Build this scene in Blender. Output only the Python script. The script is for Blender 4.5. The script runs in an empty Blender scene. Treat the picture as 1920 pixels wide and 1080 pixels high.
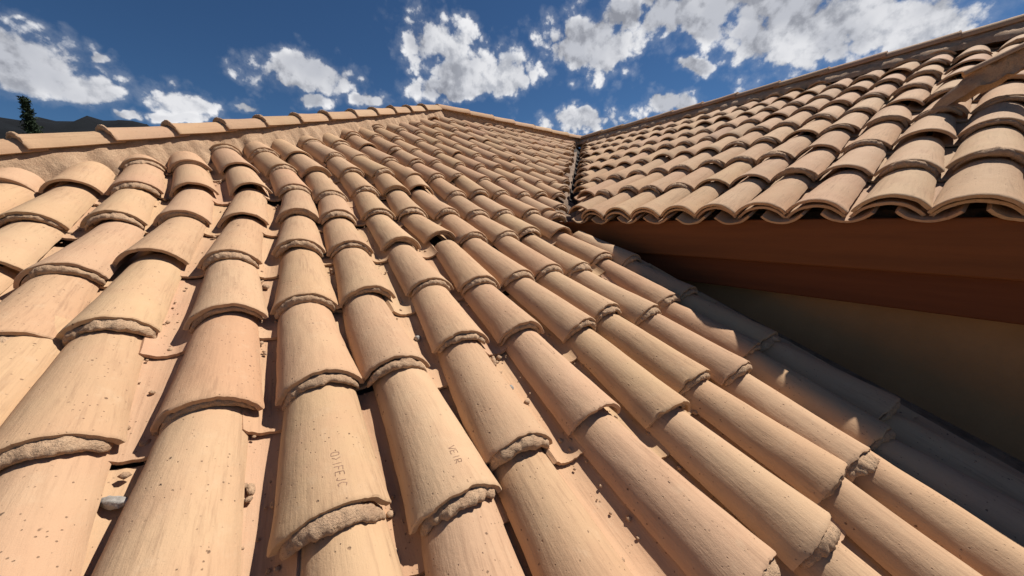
import bpy, math, random
import numpy as np
from mathutils import Vector, Matrix, noise

random.seed(7)
H = 6.0                                   # eye height of the photographer above the ground (he stands on the roof)
sc = bpy.context.scene
C = sc.collection

# ------------------------------------------------------------------ camera
cam_d = bpy.data.cameras.new('camera')
cam_d.sensor_width = 36.0
cam_d.lens = 36.0 * 632.4 / 1920.0
cam_d.clip_start = 0.02
cam_d.clip_end = 6000
cam = bpy.data.objects.new('camera', cam_d)
C.objects.link(cam)
cam.matrix_world = (Matrix.Translation((0, 0, H)) @ Matrix.Rotation(math.pi / 2 - 0.20259, 4, 'X')
                    @ Matrix.Rotation(-0.02347, 4, 'Z'))
sc.camera = cam

# ------------------------------------------------------------------ frames of the two roof planes (metres)
AZ = -0.56616
SA = 0.36414
SB = 0.39533
AZB = AZ - 0.06639
UA = Vector((math.sin(AZ) * math.cos(SA), math.cos(AZ) * math.cos(SA), math.sin(SA)))   # up the slope of the main roof
RA = Vector((math.cos(AZ), -math.sin(AZ), 0))                                          # along its courses
NA = RA.cross(UA)
UHB = Vector((math.sin(AZB), math.cos(AZB), 0))                                        # along the eave of the wing
RBH = Vector((math.cos(AZB), -math.sin(AZB), 0))
UB = RBH * math.cos(SB) + Vector((0, 0, math.sin(SB)))                                 # up the slope of the wing roof
NB = UHB.cross(UB)
if NB.z < 0: NB = -NB
OA = -NA * 0.64227 + Vector((0, 0, H))
OB = -NB * 0.65584 + Vector((0, 0, H))
PITCH = 0.2
PB, EB = 0.19532, 0.41235
BI, BJ = -0.03617, -4.11226
PEAK = Vector((-0.903, 4.73, 1.5 + H))
JUNC = Vector((1.33, 6.70, 1.5 + H))
V0 = Vector((0.36, 2.25, -0.04 + H))
HIP0 = Vector((-2.247, 1.613, 0.438 + H))

# ------------------------------------------------------------------ sun and sky
UHA = Vector((math.sin(AZ), math.cos(AZ), 0))
SUN_R, SUN_U, SUN_Z = 1.0, 0.0, 1.34
sdir = (RA * SUN_R + UHA * SUN_U + Vector((0, 0, SUN_Z))).normalized()
sun_el = math.asin(sdir.z)
sun_az = math.atan2(sdir.x, sdir.y)
sd = bpy.data.lights.new('sun', 'SUN')
sd.energy = 5.0
sd.angle = math.radians(0.53)
sd.color = (1.0, 0.95, 0.87)
so = bpy.data.objects.new('sun', sd)
C.objects.link(so)
so.rotation_euler = sdir.to_track_quat('Z', 'Y').to_euler()
so.location = (0, 0, 30)

world = bpy.data.worlds.new('World')
sc.world = world
world.use_nodes = True


class NT:
    """small helper to write node graphs"""
    def __init__(s, nt):
        s.nt = nt; s.N = nt.nodes; s.L = nt.links
    def node(s, t, **k):
        n = s.N.new(t)
        for a, b in k.items(): setattr(n, a, b)
        return n
    def put(s, sock, v):
        if isinstance(v, bpy.types.NodeSocket): s.L.new(v, sock)
        elif v is not None: sock.default_value = v
    def math(s, op, a, b=None, c=None, clamp=False):
        n = s.node('ShaderNodeMath', operation=op, use_clamp=clamp)
        s.put(n.inputs[0], a)
        if b is not None: s.put(n.inputs[1], b)
        if c is not None: s.put(n.inputs[2], c)
        return n.outputs[0]
    def vmath(s, op, a, b=None, out=0):
        n = s.node('ShaderNodeVectorMath', operation=op)
        s.put(n.inputs[0], a)
        if b is not None: s.put(n.inputs[3 if op == 'SCALE' else 1], b)
        return n.outputs[out]
    def noise(s, vec, scale, detail=4.0, rough=0.5, dist=0.0, out='Fac'):
        n = s.node('ShaderNodeTexNoise')
        s.put(n.inputs['Vector'], vec); n.inputs['Scale'].default_value = scale
        n.inputs['Detail'].default_value = detail; n.inputs['Roughness'].default_value = rough
        n.inputs['Distortion'].default_value = dist
        return n.outputs[out]
    def ss(s, v, lo, hi, a=0.0, b=1.0):
        n = s.node('ShaderNodeMapRange', interpolation_type='SMOOTHSTEP')
        s.put(n.inputs[0], v); n.inputs[1].default_value = lo; n.inputs[2].default_value = hi
        n.inputs[3].default_value = a; n.inputs[4].default_value = b
        return n.outputs[0]
    def mix(s, f, a, b, blend='MIX'):
        n = s.node('ShaderNodeMix', data_type='RGBA', blend_type=blend)
        s.put(n.inputs[0], f); s.put(n.inputs[6], a); s.put(n.inputs[7], b)
        return n.outputs[2]


def build_world():
    w = NT(world.node_tree)
    w.N.clear()
    out = w.node('ShaderNodeOutputWorld')
    sky = w.node('ShaderNodeTexSky', sky_type='NISHITA')
    sky.sun_disc = False
    sky.sun_elevation = sun_el
    sky.sun_rotation = sun_az
    sky.altitude = 1800
    sky.air_density = 1.0
    sky.dust_density = 0.12
    sky.ozone_density = 2.4
    geo = w.node('ShaderNodeTexCoord')
    d = geo.outputs['Generated']
    sep = w.node('ShaderNodeSeparateXYZ'); w.L.new(d, sep.inputs[0])
    az = w.math('ARCTAN2', sep.outputs[0], sep.outputs[1])
    el = w.math('ARCSINE', sep.outputs[2])
    cmb = w.node('ShaderNodeCombineXYZ'); w.L.new(az, cmb.inputs[0]); w.L.new(el, cmb.inputs[1])
    ae = cmb.outputs[0]
    # ragged edges: warp the direction before looking up the cloud bodies
    wn = w.noise(d, 9.0, 4.0, 0.62, out='Color')
    warp = w.vmath('SCALE', w.vmath('SUBTRACT', wn, (0.5, 0.5, 0.5)), 0.075)
    p = w.vmath('ADD', ae, warp)
    D2R = math.pi / 180
    # azimuth, elevation, half width, half height (degrees), tilt: cumulus heaps that stand in this sky
    clouds = CLOUDS
    def field(pv):
        tot = None
        for (a, e, ra, re, tl) in clouds:
            m = w.node('ShaderNodeMapping', vector_type='TEXTURE')
            w.put(m.inputs['Vector'], pv)
            m.inputs['Location'].default_value = (a * D2R, e * D2R, 0)
            m.inputs['Rotation'].default_value = (0, 0, tl * D2R)
            m.inputs['Scale'].default_value = (ra * D2R, re * D2R, 1)
            l = w.vmath('LENGTH', m.outputs[0], out=1)
            v = w.math('SUBTRACT', 1.0, l)
            tot = v if tot is None else w.math('SMOOTH_MAX', tot, v, 0.18)
        return tot
    body = w.math('ADD', field(p), 0.03)
    # the rest of the sky (outside the picture) carries fewer clouds, thinned to weaken the fill light
    gen = w.noise(w.vmath('MULTIPLY', d, (1, 1, 1.8)), 2.3, 5.0, 0.55)
    away = w.ss(sep.outputs[1], 0.36, 0.05)
    high = w.ss(sep.outputs[2], 0.62, 0.8)
    outm = w.math('MAXIMUM', away, high)
    g = w.math('MULTIPLY', w.math('SUBTRACT', gen, 0.60), 5.0)
    g = w.math('ADD', g, w.math('MULTIPLY', w.math('SUBTRACT', outm, 1.0), 6.0))
    body = w.math('MAXIMUM', body, g)
    fbm = w.noise(d, 15.0, 9.0, 0.62)
    f2 = w.noise(d, 42.0, 6.0, 0.6)
    dens = w.math('ADD', body, w.math('MULTIPLY', w.math('SUBTRACT', fbm, 0.5), 1.15))
    def puff(vec, scale):
        v = w.node('ShaderNodeTexVoronoi', feature='F1'); v.inputs['Scale'].default_value = scale
        w.put(v.inputs['Vector'], vec); return v.outputs['Distance']
    dw = w.vmath('ADD', d, w.vmath('SCALE', w.vmath('SUBTRACT', w.noise(d, 22.0, 5.0, 0.6, out='Color'), (0.5, 0.5, 0.5)), 0.05))
    def puffs(vec): return w.math('ADD', w.math('MULTIPLY', puff(vec, 17.0), -1.0), w.math('MULTIPLY', puff(vec, 44.0), -0.55))
    pf = puffs(dw)
    dens = w.math('ADD', dens, w.math('ADD', w.math('MULTIPLY', w.math('SUBTRACT', f2, 0.5), 0.38), w.math('MULTIPLY', w.math('ADD', pf, 0.62), 0.85)))
    cov = w.ss(dens, -0.10, 0.26)
    thin = w.ss(dens, -0.45, 0.35, 0.0, 0.22)
    cov = w.math('MAXIMUM', cov, thin)
    # billows lit from above: compare the density a little way towards the sun
    sh = w.vmath('ADD', d, tuple(sdir * 0.035))
    fb2 = w.noise(sh, 15.0, 5.0, 0.62)
    f3 = w.noise(w.vmath('ADD', d, tuple(sdir * 0.012)), 42.0, 6.0, 0.6)
    relief = w.math('ADD', w.math('SUBTRACT', fbm, fb2), w.math('MULTIPLY', w.math('SUBTRACT', f2, f3), 0.4))
    pf2 = puffs(w.vmath('ADD', dw, tuple(sdir * 0.016)))
    relief = w.math('ADD', relief, w.math('MULTIPLY', w.math('SUBTRACT', pf, pf2), 0.35))
    rl = w.ss(relief, -0.23, 0.15)
    core = w.ss(w.math('ADD', body, w.math('MULTIPLY', w.math('SUBTRACT', fbm, 0.5), 0.7)), 0.06, 0.55)
    lowfreq = w.noise(w.vmath('ADD', d, (3.1, 1.7, 0.4)), 6.0, 4.0, 0.5)
    core = w.math('MULTIPLY', core, w.ss(lowfreq, 0.34, 0.56, 0.30, 1.0))
    white = w.mix(rl, (0.62, 0.65, 0.72, 1), (1.0, 1.0, 1.02, 1))
    grey = w.mix(rl, (0.31, 0.325, 0.375, 1), (0.58, 0.60, 0.66, 1))
    ccol = w.mix(core, white, grey)
    skyc = w.vmath('MULTIPLY', sky.outputs[0], SKY_TINT)
    b1 = w.node('ShaderNodeBackground'); w.put(b1.inputs[0], skyc); b1.inputs[1].default_value = SKY_STR
    b2 = w.node('ShaderNodeBackground'); w.put(b2.inputs[0], ccol); b2.inputs[1].default_value = CLOUD_STR
    ms = w.node('ShaderNodeMixShader')
    w.put(ms.inputs[0], w.math('MULTIPLY', cov, w.ss(sep.outputs[2], 0.0, 0.08)))
    w.L.new(b1.outputs[0], ms.inputs[1]); w.L.new(b2.outputs[0], ms.inputs[2])
    w.L.new(ms.outputs[0], out.inputs[0])


def pix_ang(px, py):
    """direction of a cloud in the sky, degrees of azimuth and elevation, measured from where the photographer stands"""
    f = 632.4; x = px - 960; y = 540 - py
    c, s = math.cos(-0.02347), math.sin(-0.02347)
    x, y = x * c - y * s, x * s + y * c
    cp, sp = math.cos(0.20259), math.sin(0.20259)
    X, Y, Z = x / f, cp + y / f * sp, -sp + y / f * cp
    return math.degrees(math.atan2(X, Y)), math.degrees(math.atan2(Z, math.hypot(X, Y)))


CLOUDS = []
for (px, py, rx, ry, t) in [(60, 125, 150, 62, 0), (150, 165, 100, 38, 0), (335, 182, 76, 32, 0), (575, 138, 112, 46, 0),
                            (578, 190, 48, 18, 0), (688, 182, 38, 20, 0), (815, 75, 80, 74, 0), (900, 140, 125, 50, 0), (850, 170, 90, 30, 0),
                            (1105, 80, 105, 72, 0), (1170, 30, 60, 40, 0), (1290, 20, 150, 72, 0), (1500, 60, 215, 92, 0), (1450, -10, 260, 70, 0),
                            (1670, 30, 220, 84, 0), (1090, 224, 92, 30, 0), (1258, 190, 62, 30, 0), (1298, 128, 42, 18, 0),
                            (465, 196, 46, 14, 0), (325, 212, 62, 11, 0), (240, 212, 45, 9, 0), (190, 118, 26, 10, 0)]:
    a, e = pix_ang(px, py)
    a1, e1 = pix_ang(px + rx, py); a2, e2 = pix_ang(px, py - ry)
    ra = math.hypot(a1 - a, e1 - e); tilt = math.degrees(math.atan2(e1 - e, a1 - a))
    CLOUDS.append((a, e, ra, max(.6, e2 - e), tilt))
SKY_TINT = (0.48, 0.72, 0.92)
SKY_STR = 0.05
CLOUD_STR = 0.70
build_world()

sc.view_settings.view_transform = 'Standard'
sc.view_settings.look = 'None'
sc.view_settings.gamma = 1.0
sc.view_settings.use_curve_mapping = False
sc.view_settings.exposure = 0.35
sc.cycles.max_bounces = 6
sc.cycles.diffuse_bounces = 3


# ------------------------------------------------------------------ materials
def new_mat(name):
    m = bpy.data.materials.new(name); m.use_nodes = True
    n = NT(m.node_tree); n.N.clear()
    out = n.node('ShaderNodeOutputMaterial'); bs = n.node('ShaderNodeBsdfPrincipled')
    n.L.new(bs.outputs[0], out.inputs[0])
    bs.inputs['Roughness'].default_value = 0.9
    bs.inputs['Specular IOR Level'].default_value = 0.25
    return m, n, bs


def tile_material():
    m, n, bs = new_mat('fired_clay')
    tc = n.node('ShaderNodeTexCoord'); oi = n.node('ShaderNodeObjectInfo')
    off = n.node('ShaderNodeCombineXYZ')
    rnd = oi.outputs['Random']
    n.L.new(n.math('MULTIPLY', rnd, 37.0), off.inputs[0]); n.L.new(n.math('MULTIPLY', rnd, 91.0), off.inputs[1])
    n.L.new(n.math('MULTIPLY', rnd, 53.0), off.inputs[2])
    p = n.vmath('ADD', tc.outputs['Object'], off.outputs[0])
    # tone of the individual tile comes from the object colour, the rest from the clay
    base = oi.outputs['Color']
    mott = n.noise(p, 9.0, 4.0, 0.6)
    c = n.mix(n.ss(mott, 0.35, 0.7, 0.0, 0.38), base, (0.43, 0.262, 0.168, 1))
    mott2 = n.noise(n.vmath('ADD', p, (5, 5, 5)), 4.0, 3.0, 0.5)
    c = n.mix(n.ss(mott2, 0.45, 0.72, 0.0, 0.4), c, (0.46, 0.325, 0.205, 1))
    # throwing streaks along the tile
    ps = n.vmath('MULTIPLY', p, (1.0, 0.022, 1.0))
    st = n.noise(ps, 95.0, 5.0, 0.72, 0.1)
    sgate = n.noise(n.vmath('MULTIPLY', p, (1.0, 0.3, 1.0)), 12.0, 2.0, 0.5)
    sm = n.math('MULTIPLY', n.ss(st, 0.44, 0.70), n.ss(sgate, 0.38, 0.66))
    c = n.mix(n.math('MULTIPLY', sm, 0.42), c, (0.20, 0.118, 0.074, 1))
    # dust in pale patches
    du = n.noise(p, 26.0, 6.0, 0.7)
    c = n.mix(n.ss(du, 0.52, 0.75, 0.0, 0.35), c, (0.48, 0.355, 0.245, 1))
    # pits and burnt-out specks
    def pits(scale, r0, r1, gate):
        jit = n.vmath('ADD', p, n.vmath('SCALE', n.noise(p, scale * 3, 1.0, out='Color'), 0.25 / scale))
        v = n.node('ShaderNodeTexVoronoi', feature='F1'); n.put(v.inputs['Vector'], jit); v.inputs['Scale'].default_value = scale
        sp = n.node('ShaderNodeSeparateColor'); n.L.new(v.outputs['Color'], sp.inputs[0])
        g = n.math('GREATER_THAN', sp.outputs[0], gate)
        rr = n.math('MULTIPLY', n.ss(v.outputs['Distance'], r1, r0), g)
        return rr
    p1 = pits(48.0, 0.06, 0.15, 0.66)
    p2 = pits(120.0, 0.10, 0.22, 0.72)
    p3 = pits(17.0, 0.030, 0.055, 0.62)
    pit = n.math('MAXIMUM', n.math('MAXIMUM', p1, p3), n.math('MULTIPLY', p2, 0.85))
    clus = n.noise(n.vmath('ADD', p, (2, 7, 1)), 11.0, 3.0, 0.6)
    pit = n.math('MULTIPLY', pit, n.ss(clus, 0.40, 0.56, 0.12, 1.0))
    c = n.mix(n.math('MULTIPLY', pit, 0.8), c, (0.09, 0.05, 0.033, 1))
    # lichen / soot, sparse
    so_ = n.noise(n.vmath('ADD', p, (9, 2, 4)), 30.0, 5.0, 0.75)
    sg = n.noise(n.vmath('ADD', p, (1, 8, 4)), 5.0, 2.0, 0.5)
    c = n.mix(n.math('MULTIPLY', n.ss(so_, 0.62, 0.74), n.ss(sg, 0.52, 0.7, 0, 0.6)), c, (0.15, 0.11, 0.085, 1))
    c = n.vmath('MULTIPLY', c, (1.08, 1.038, 0.975))
    n.put(bs.inputs['Base Color'], c)
    bs.inputs['Roughness'].default_value = 0.88
    fine = n.noise(p, 420.0, 3.0, 0.7)
    mid = n.noise(p, 70.0, 5.0, 0.65)
    hgt = n.math('MULTIPLY', st, 0.72)
    hgt = n.math('ADD', hgt, n.math('MULTIPLY', mid, 0.7))
    hgt = n.math('ADD', hgt, n.math('MULTIPLY', fine, 0.22))
    hgt = n.math('SUBTRACT', hgt, n.math('MULTIPLY', pit, 0.9))
    b = n.node('ShaderNodeBump'); b.inputs['Strength'].default_value = 0.75; b.inputs['Distance'].default_value = 0.0022
    n.L.new(hgt, b.inputs['Height']); n.L.new(b.outputs[0], bs.inputs['Normal'])
    return m


def mortar_material():
    m, n, bs = new_mat('lime_mortar')
    tc = n.node('ShaderNodeTexCoord'); oi = n.node('ShaderNodeObjectInfo')
    off = n.node('ShaderNodeCombineXYZ')
    n.L.new(n.math('MULTIPLY', oi.outputs['Random'], 37.0), off.inputs[0]); n.L.new(n.math('MULTIPLY', oi.outputs['Random'], 19.0), off.inputs[1])
    p = n.vmath('ADD', tc.outputs['Object'], off.outputs[0])
    a = n.noise(p, 22.0, 6.0, 0.7)
    c = n.mix(n.ss(a, 0.3, 0.7), (0.38, 0.25, 0.165, 1), (0.52, 0.365, 0.245, 1))
    g = n.noise(p, 260.0, 4.0, 0.75)
    c = n.mix(n.ss(g, 0.36, 0.52, 0.45, 0.0), c, (0.19, 0.125, 0.085, 1))
    dk = n.noise(n.vmath('ADD', p, (4, 4, 1)), 9.0, 3.0, 0.6)
    c = n.mix(n.ss(dk, 0.58, 0.75, 0.0, 0.4), c, (0.22, 0.16, 0.115, 1))
    c = n.vmath('MULTIPLY', c, (1.08, 1.038, 0.975))
    n.put(bs.inputs['Base Color'], c)
    bs.inputs['Roughness'].default_value = 0.96
    hgt = n.math('ADD', n.noise(p, 75.0, 8.0, 0.72), n.math('MULTIPLY', g, 0.4))
    b = n.node('ShaderNodeBump'); b.inputs['Strength'].default_value = 1.0; b.inputs['Distance'].default_value = 0.006
    n.L.new(hgt, b.inputs['Height']); n.L.new(b.outputs[0], bs.inputs['Normal'])
    return m


def plain_material(name, c1, c2, scale=6.0, rough=0.85, bump=0.002, stretch=(1, 1, 1), bscale=40.0):
    m, n, bs = new_mat(name)
    tc = n.node('ShaderNodeTexCoord')
    p = n.vmath('MULTIPLY', tc.outputs['Object'], stretch)
    a = n.noise(p, scale, 6.0, 0.6)
    n.put(bs.inputs['Base Color'], n.mix(n.ss(a, 0.3, 0.7), c1 + (1,), c2 + (1,)))
    bs.inputs['Roughness'].default_value = rough
    b = n.node('ShaderNodeBump'); b.inputs['Strength'].default_value = 0.7; b.inputs['Distance'].default_value = bump
    n.L.new(n.noise(p, bscale, 6.0, 0.65), b.inputs['Height']); n.L.new(b.outputs[0], bs.inputs['Normal'])
    return m


M_TILE = tile_material()
M_MORT = mortar_material()
M_DECK = plain_material('clay_bedding', (0.16, 0.11, 0.08), (0.30, 0.21, 0.15), 14, 0.95, 0.01, (1, 1, 1), 60)
M_WOOD = plain_material('stained_fascia_wood', (0.13, 0.042, 0.012), (0.18, 0.058, 0.016), 3, 0.6, 0.001, (0.4, 0.4, 6), 30)
M_WOOD2 = plain_material('dark_red_soffit_paint', (0.11, 0.030, 0.009), (0.15, 0.042, 0.013), 3, 0.65, 0.001, (0.4, 0.4, 6), 30)
M_WALL = plain_material('ochre_wall_plaster', (0.31, 0.175, 0.085), (0.40, 0.23, 0.115), 2.5, 0.95, 0.004)
M_GROUND = plain_material('dry_earth', (0.10, 0.085, 0.045), (0.20, 0.16, 0.09), 0.15, 1.0, 0.02, (1, 1, 1), 2)
M_HILL = plain_material('wooded_hillside', (0.0012, 0.0022, 0.004), (0.0035, 0.0055, 0.008), 0.02, 1.0, 1.5, (1, 1, 1), 0.1)
M_LEAF = plain_material('conifer_needles', (0.014, 0.026, 0.014), (0.035, 0.055, 0.026), 2.0, 0.8, 0.01)
M_BARK = plain_material('bark', (0.07, 0.05, 0.035), (0.13, 0.095, 0.065), 8.0, 0.95, 0.01, (1, 1, .2))
M_STONE = plain_material('grey_pebble', (0.22, 0.20, 0.18), (0.45, 0.42, 0.38), 40.0, 0.9, 0.003, (1, 1, 1), 160)
M_LEAD = plain_material('gap_shade_gutter', (0.02, 0.016, 0.014), (0.045, 0.036, 0.03), 14, 0.95, 0.01)  # near-black: the shade of the valley gap is put into the gutter colour
M_MARK = plain_material('stamp_groove_shade', (0.19, 0.11, 0.07), (0.30, 0.18, 0.12), 60.0, 0.95, 0.0005)  # dark brown stands in for the shade inside the pressed letters


# ------------------------------------------------------------------ mesh helpers
def mesh_from(name, v, f, mat, smooth=True, sharp=40):
    me = bpy.data.meshes.new(name)
    me.from_pydata([tuple(map(float, q)) for q in v], [], f)
    me.materials.append(mat)
    me.update()
    if smooth:
        me.polygons.foreach_set('use_smooth', [True] * len(me.polygons))
        if sharp: me.set_sharp_from_angle(angle=math.radians(sharp))
    return me


def link(name, me, parent=None, loc=None):
    o = bpy.data.objects.new(name, me); C.objects.link(o)
    if parent is not None: o.parent = parent
    if loc is not None: o.location = loc
    return o


def empty(name, loc, label, cat, group=None):
    o = bpy.data.objects.new(name, None); C.objects.link(o)
    o.empty_display_size = 0.1
    o.location = loc; o['label'] = label; o['category'] = cat; o['kind'] = 'thing'
    if group: o['group'] = group
    return o


def fb(x, y, z, o=3):
    return noise.fractal(Vector((x, y, z)), 0.9, 2.1, o)     # about -1..1


def arc(w, h, s):
    """point on a circular arc of half width w and rise h, s in -1..1, and its outward normal"""
    R = (w * w + h * h) / (2 * h)
    a = math.asin(min(1, w / R)) if h <= w else math.pi - math.asin(w / R)
    ph = s * a
    return R * math.sin(ph), R * math.cos(ph) - (R - h), math.sin(ph), math.cos(ph)


def shell(name, L, w0, w1, h0, h1, f0, f1, th, seed, nx, ny, invert=False, rough=1.0, mat=None, flare=0.006):
    """barrel tile: nose at y=0, head at y=L. half width w, rise h, foot height f at each end"""
    V = []; F = []
    sx = seed * 13.7
    ys = [0, 0.0035] + [L * ((k + 1) / (ny - 1)) ** 1.0 for k in range(ny - 2)] + [L]
    ny = len(ys) - 1
    bow = random.uniform(-.004, .004); skew = random.uniform(-.006, .006); sag = random.uniform(0, .003)
    for side in (0, 1):
        for j, y in enumerate(ys):
            t = y / L
            w = w0 + (w1 - w0) * t + flare * math.exp(-t * 9) * 0.6
            h = h0 + (h1 - h0) * t
            f = f0 + (f1 - f0) * t
            for i in range(nx + 1):
                s = -1 + 2 * i / nx
                x, z, a, b = arc(w, h, s)
                # flattened wings, as hand formed tiles have
                if not invert: z += 0.010 * max(0, abs(s) - .72) * (1 if abs(s) > .72 else 0)
                lump = fb(x * 9 + sx, y * 6, z * 9 + seed) * 0.0017 * rough + fb(x * 30 + sx, y * 14, seed) * 0.0005 * rough
                off = lump
                if side == 1: off = lump * 0.6 - th * (1 + 0.12 * fb(s * 3, y * 6, sx))
                elif j == 0: off -= 0.0022
                x += a * off + bow * math.sin(t * math.pi) + skew * t; z += b * off - sag * math.sin(t * math.pi)
                yy = y
                if j <= 1 or j >= ny - 1:
                    e = fb(s * 3.2 + sx, 3.3 if j <= 1 else 8.8, seed * .7) * 0.0045 + fb(s * 13 + sx, 1.1, seed) * 0.0016
                    yy += e * rough + (0.004 * s * random.choice((1,)) * ((seed % 3) - 1))
                if (i == 0 or i == nx):
                    x += fb(y * 14 + sx, side, seed) * 0.0016
                zz = f + (z if not invert else (h - z))
                V.append((x, yy, zz))
    n = (ny + 1) * (nx + 1)
    def q(s_, j, i): return s_ * n + j * (nx + 1) + i
    fl = invert
    def quad(a, b, c, d):
        F.append((a, b, c, d) if not fl else (d, c, b, a))
    for j in range(ny):
        for i in range(nx):
            quad(q(0, j, i), q(0, j, i + 1), q(0, j + 1, i + 1), q(0, j + 1, i))
            quad(q(1, j, i), q(1, j + 1, i), q(1, j + 1, i + 1), q(1, j, i + 1))
    for i in range(nx):
        quad(q(0, 0, i + 1), q(0, 0, i), q(1, 0, i), q(1, 0, i + 1))
        quad(q(0, ny, i), q(0, ny, i + 1), q(1, ny, i + 1), q(1, ny, i))
    for j in range(ny):
        quad(q(0, j, 0), q(0, j + 1, 0), q(1, j + 1, 0), q(1, j, 0))
        quad(q(0, j + 1, nx), q(0, j, nx), q(1, j, nx), q(1, j + 1, nx))
    return mesh_from(name, V, F, mat or M_TILE, True, 38)


TL = 0.45
COVER = dict(w0=0.094, w1=0.072, h0=0.074, h1=0.060, f0=0.034, f1=0.008, th=0.0125)
PAN = dict(w0=0.058, w1=0.084, h0=0.030, h1=0.042, f0=0.003, f1=-0.014, th=0.011)
COVER_B = dict(w0=0.098, w1=0.076, h0=0.060, h1=0.050, f0=0.030, f1=0.006, th=0.0125)
PAN_B = dict(w0=0.076, w1=0.088, h0=0.038, h1=0.042, f0=-0.006, f1=-0.020, th=0.011)
CREST_B = 0.090
CREST = 0.108                             # height of a nose above the bedding


def cover_mesh(seed, nx, ny): return shell('clay_cover_tile', TL, seed=seed, nx=nx, ny=ny, **COVER)
def pan_mesh(seed, nx, ny): return shell('clay_channel_tile', TL, seed=seed, nx=nx, ny=ny, invert=True, flare=0, **PAN)


def bead_mesh(seed, n=54, m=14, big=1.0, y0=-0.006):
    """roll of mortar squeezed out under a nose, lying on the head of the tile below"""
    V = []; F = []
    rs = random.Random(seed)
    lo = -1.0 + rs.uniform(0, .22); hi = 1.0 - rs.uniform(0, .22)
    ry = rs.uniform(.016, .027) * big; rz = rs.uniform(.0105, .0145)
    for i in range(n + 1):
        t = i / n; s = lo + (hi - lo) * t
        tp = math.sin(math.pi * min(max(t, .0), 1)) ** 0.38 if 0 < t < 1 else 0.0
        wob = 1 + 0.32 * fb(s * 2.4, seed * 3.1, 0.4)
        w, h, f = 0.0765, 0.066, 0.012
        x, z, a, b = arc(w, h, s)
        for k in range(m):
            an = 2 * math.pi * k / m
            yy = math.cos(an) * ry * tp * wob
            rr = math.sin(an) * rz * tp * wob
            ox = x + a * (0.007 + rr); oz = z + f + b * (0.007 + rr)
            d = fb(ox * 28 + seed, yy * 28, oz * 28, 4) * 0.0036 + fb(ox * 95, yy * 95 + seed, oz * 95, 4) * 0.0026
            d *= min(1, tp * 1.3)
            ox += a * d * abs(math.sin(an)); oz += b * d * abs(math.sin(an)); yy += d * math.cos(an) * 1.4
            V.append((ox, y0 + yy + 0.006 * fb(s * 3, seed, 7), oz))
    for i in range(n):
        for k in range(m):
            k2 = (k + 1) % m
            F.append((i * m + k, i * m + k2, (i + 1) * m + k2, (i + 1) * m + k))
    F.append(tuple(range(m))[::-1]); F.append(tuple(n * m + k for k in range(m)))
    return mesh_from('mortar_bead', V, F, M_MORT, True, 0)


COV_N = [cover_mesh(s, 44, 46) for s in range(1, 11)]
COV_M = [cover_mesh(s, 20, 12) for s in range(11, 21)]
COV_F = [cover_mesh(s, 12, 5) for s in range(21, 29)]
PAN_N = [pan_mesh(s, 18, 24) for s in range(31, 37)]
PAN_F = [pan_mesh(s, 9, 5) for s in range(41, 46)]
CB_N = [shell('clay_cover_tile', TL, seed=s, nx=36, ny=30, **COVER_B) for s in range(71, 79)]
CB_F = [shell('clay_cover_tile', TL, seed=s, nx=14, ny=6, **COVER_B) for s in range(81, 87)]
PB_N = [shell('clay_channel_tile', TL, seed=s, nx=18, ny=14, invert=True, flare=0, **PAN_B) for s in range(91, 95)]
PB_F = [shell('clay_channel_tile', TL, seed=s, nx=10, ny=5, invert=True, flare=0, **PAN_B) for s in range(95, 98)]
BEAD_N = [bead_mesh(s, 70, 18) for s in range(1, 13)]
BEAD_F = [bead_mesh(s, 20, 8) for s in range(21, 29)]
RIDGE_LONG = [shell('clay_ridge_tile', 0.36, 0.088, 0.080, 0.074, 0.070, 0.006, 0.0, 0.014, s, 24, 22) for s in range(61, 66)]
RIDGE = [shell('clay_ridge_tile', 0.36, 0.102, 0.086, 0.077, 0.072, 0.006, -0.002, 0.014, s, 28, 22) for s in range(51, 57)]


def tone(kind='main', rs=random):
    """clay colour of one tile; a few come pinker, a few paler"""
    v = rs.random()
    if v < .14: c = (0.435, 0.275, 0.176)
    elif v < .30: c = (0.468, 0.320, 0.205)
    elif v < .36: c = (0.40, 0.265, 0.172)
    else: c = (0.45, 0.298, 0.190)
    k = rs.uniform(.93, 1.05)
    return (c[0] * k, c[1] * k * rs.uniform(.97, 1.03), c[2] * k * rs.uniform(.95, 1.04), 1)


# ------------------------------------------------------------------ main roof surface (sags in the middle, steeper above)
def devA(u, L):
    t = max(0.0, u - 2.0)
    k = max(0.0, 0.157 - 0.0297 * max(0.0, L - 1.775))
    return t * t / (t + .6) * k
def surfA(L, u, h=0.0):
    """h is measured from the plane through the crests of the noses"""
    return OA + RA * L + UA * u + NA * (devA(u, L) + h)
def drift(u):
    """the columns were laid skewed towards the hip in the upper courses"""
    t = max(0.0, u - 2.45)
    return -1.75 * t * t / (t + .25)
def toA(P):
    q = P - OA
    return q.dot(RA), q.dot(UA)
LpK, UpK = toA(PEAK); LjK, UjK = toA(JUNC); LhK, UhK = toA(HIP0); LvK, UvK = toA(V0)
def u_top(L):
    if L < LpK: return UhK + (UpK - UhK) / (LpK - LhK) * (L - LhK)
    return UpK + (UjK - UpK) / (LjK - LpK) * (L - LpK)
def u_valley(L):
    if L <= LvK: return -99
    return UvK + (UjK - UvK) / (LjK - LvK) * (L - LvK)


def frame(P, Y, N):
    Y = Y.normalized(); X = Y.cross(N).normalized(); Z = X.cross(Y).normalized()
    m = Matrix((X, Y, Z)).transposed().to_4x4(); m.translation = P
    return m


def put(name, me, parent, m, scale=None):
    o = bpy.data.objects.new(name, me); C.objects.link(o)
    o.parent = parent
    if scale: m = m @ Matrix.Diagonal((scale[0], scale[1], scale[2], 1))
    o.matrix_local = m
    return o


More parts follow.
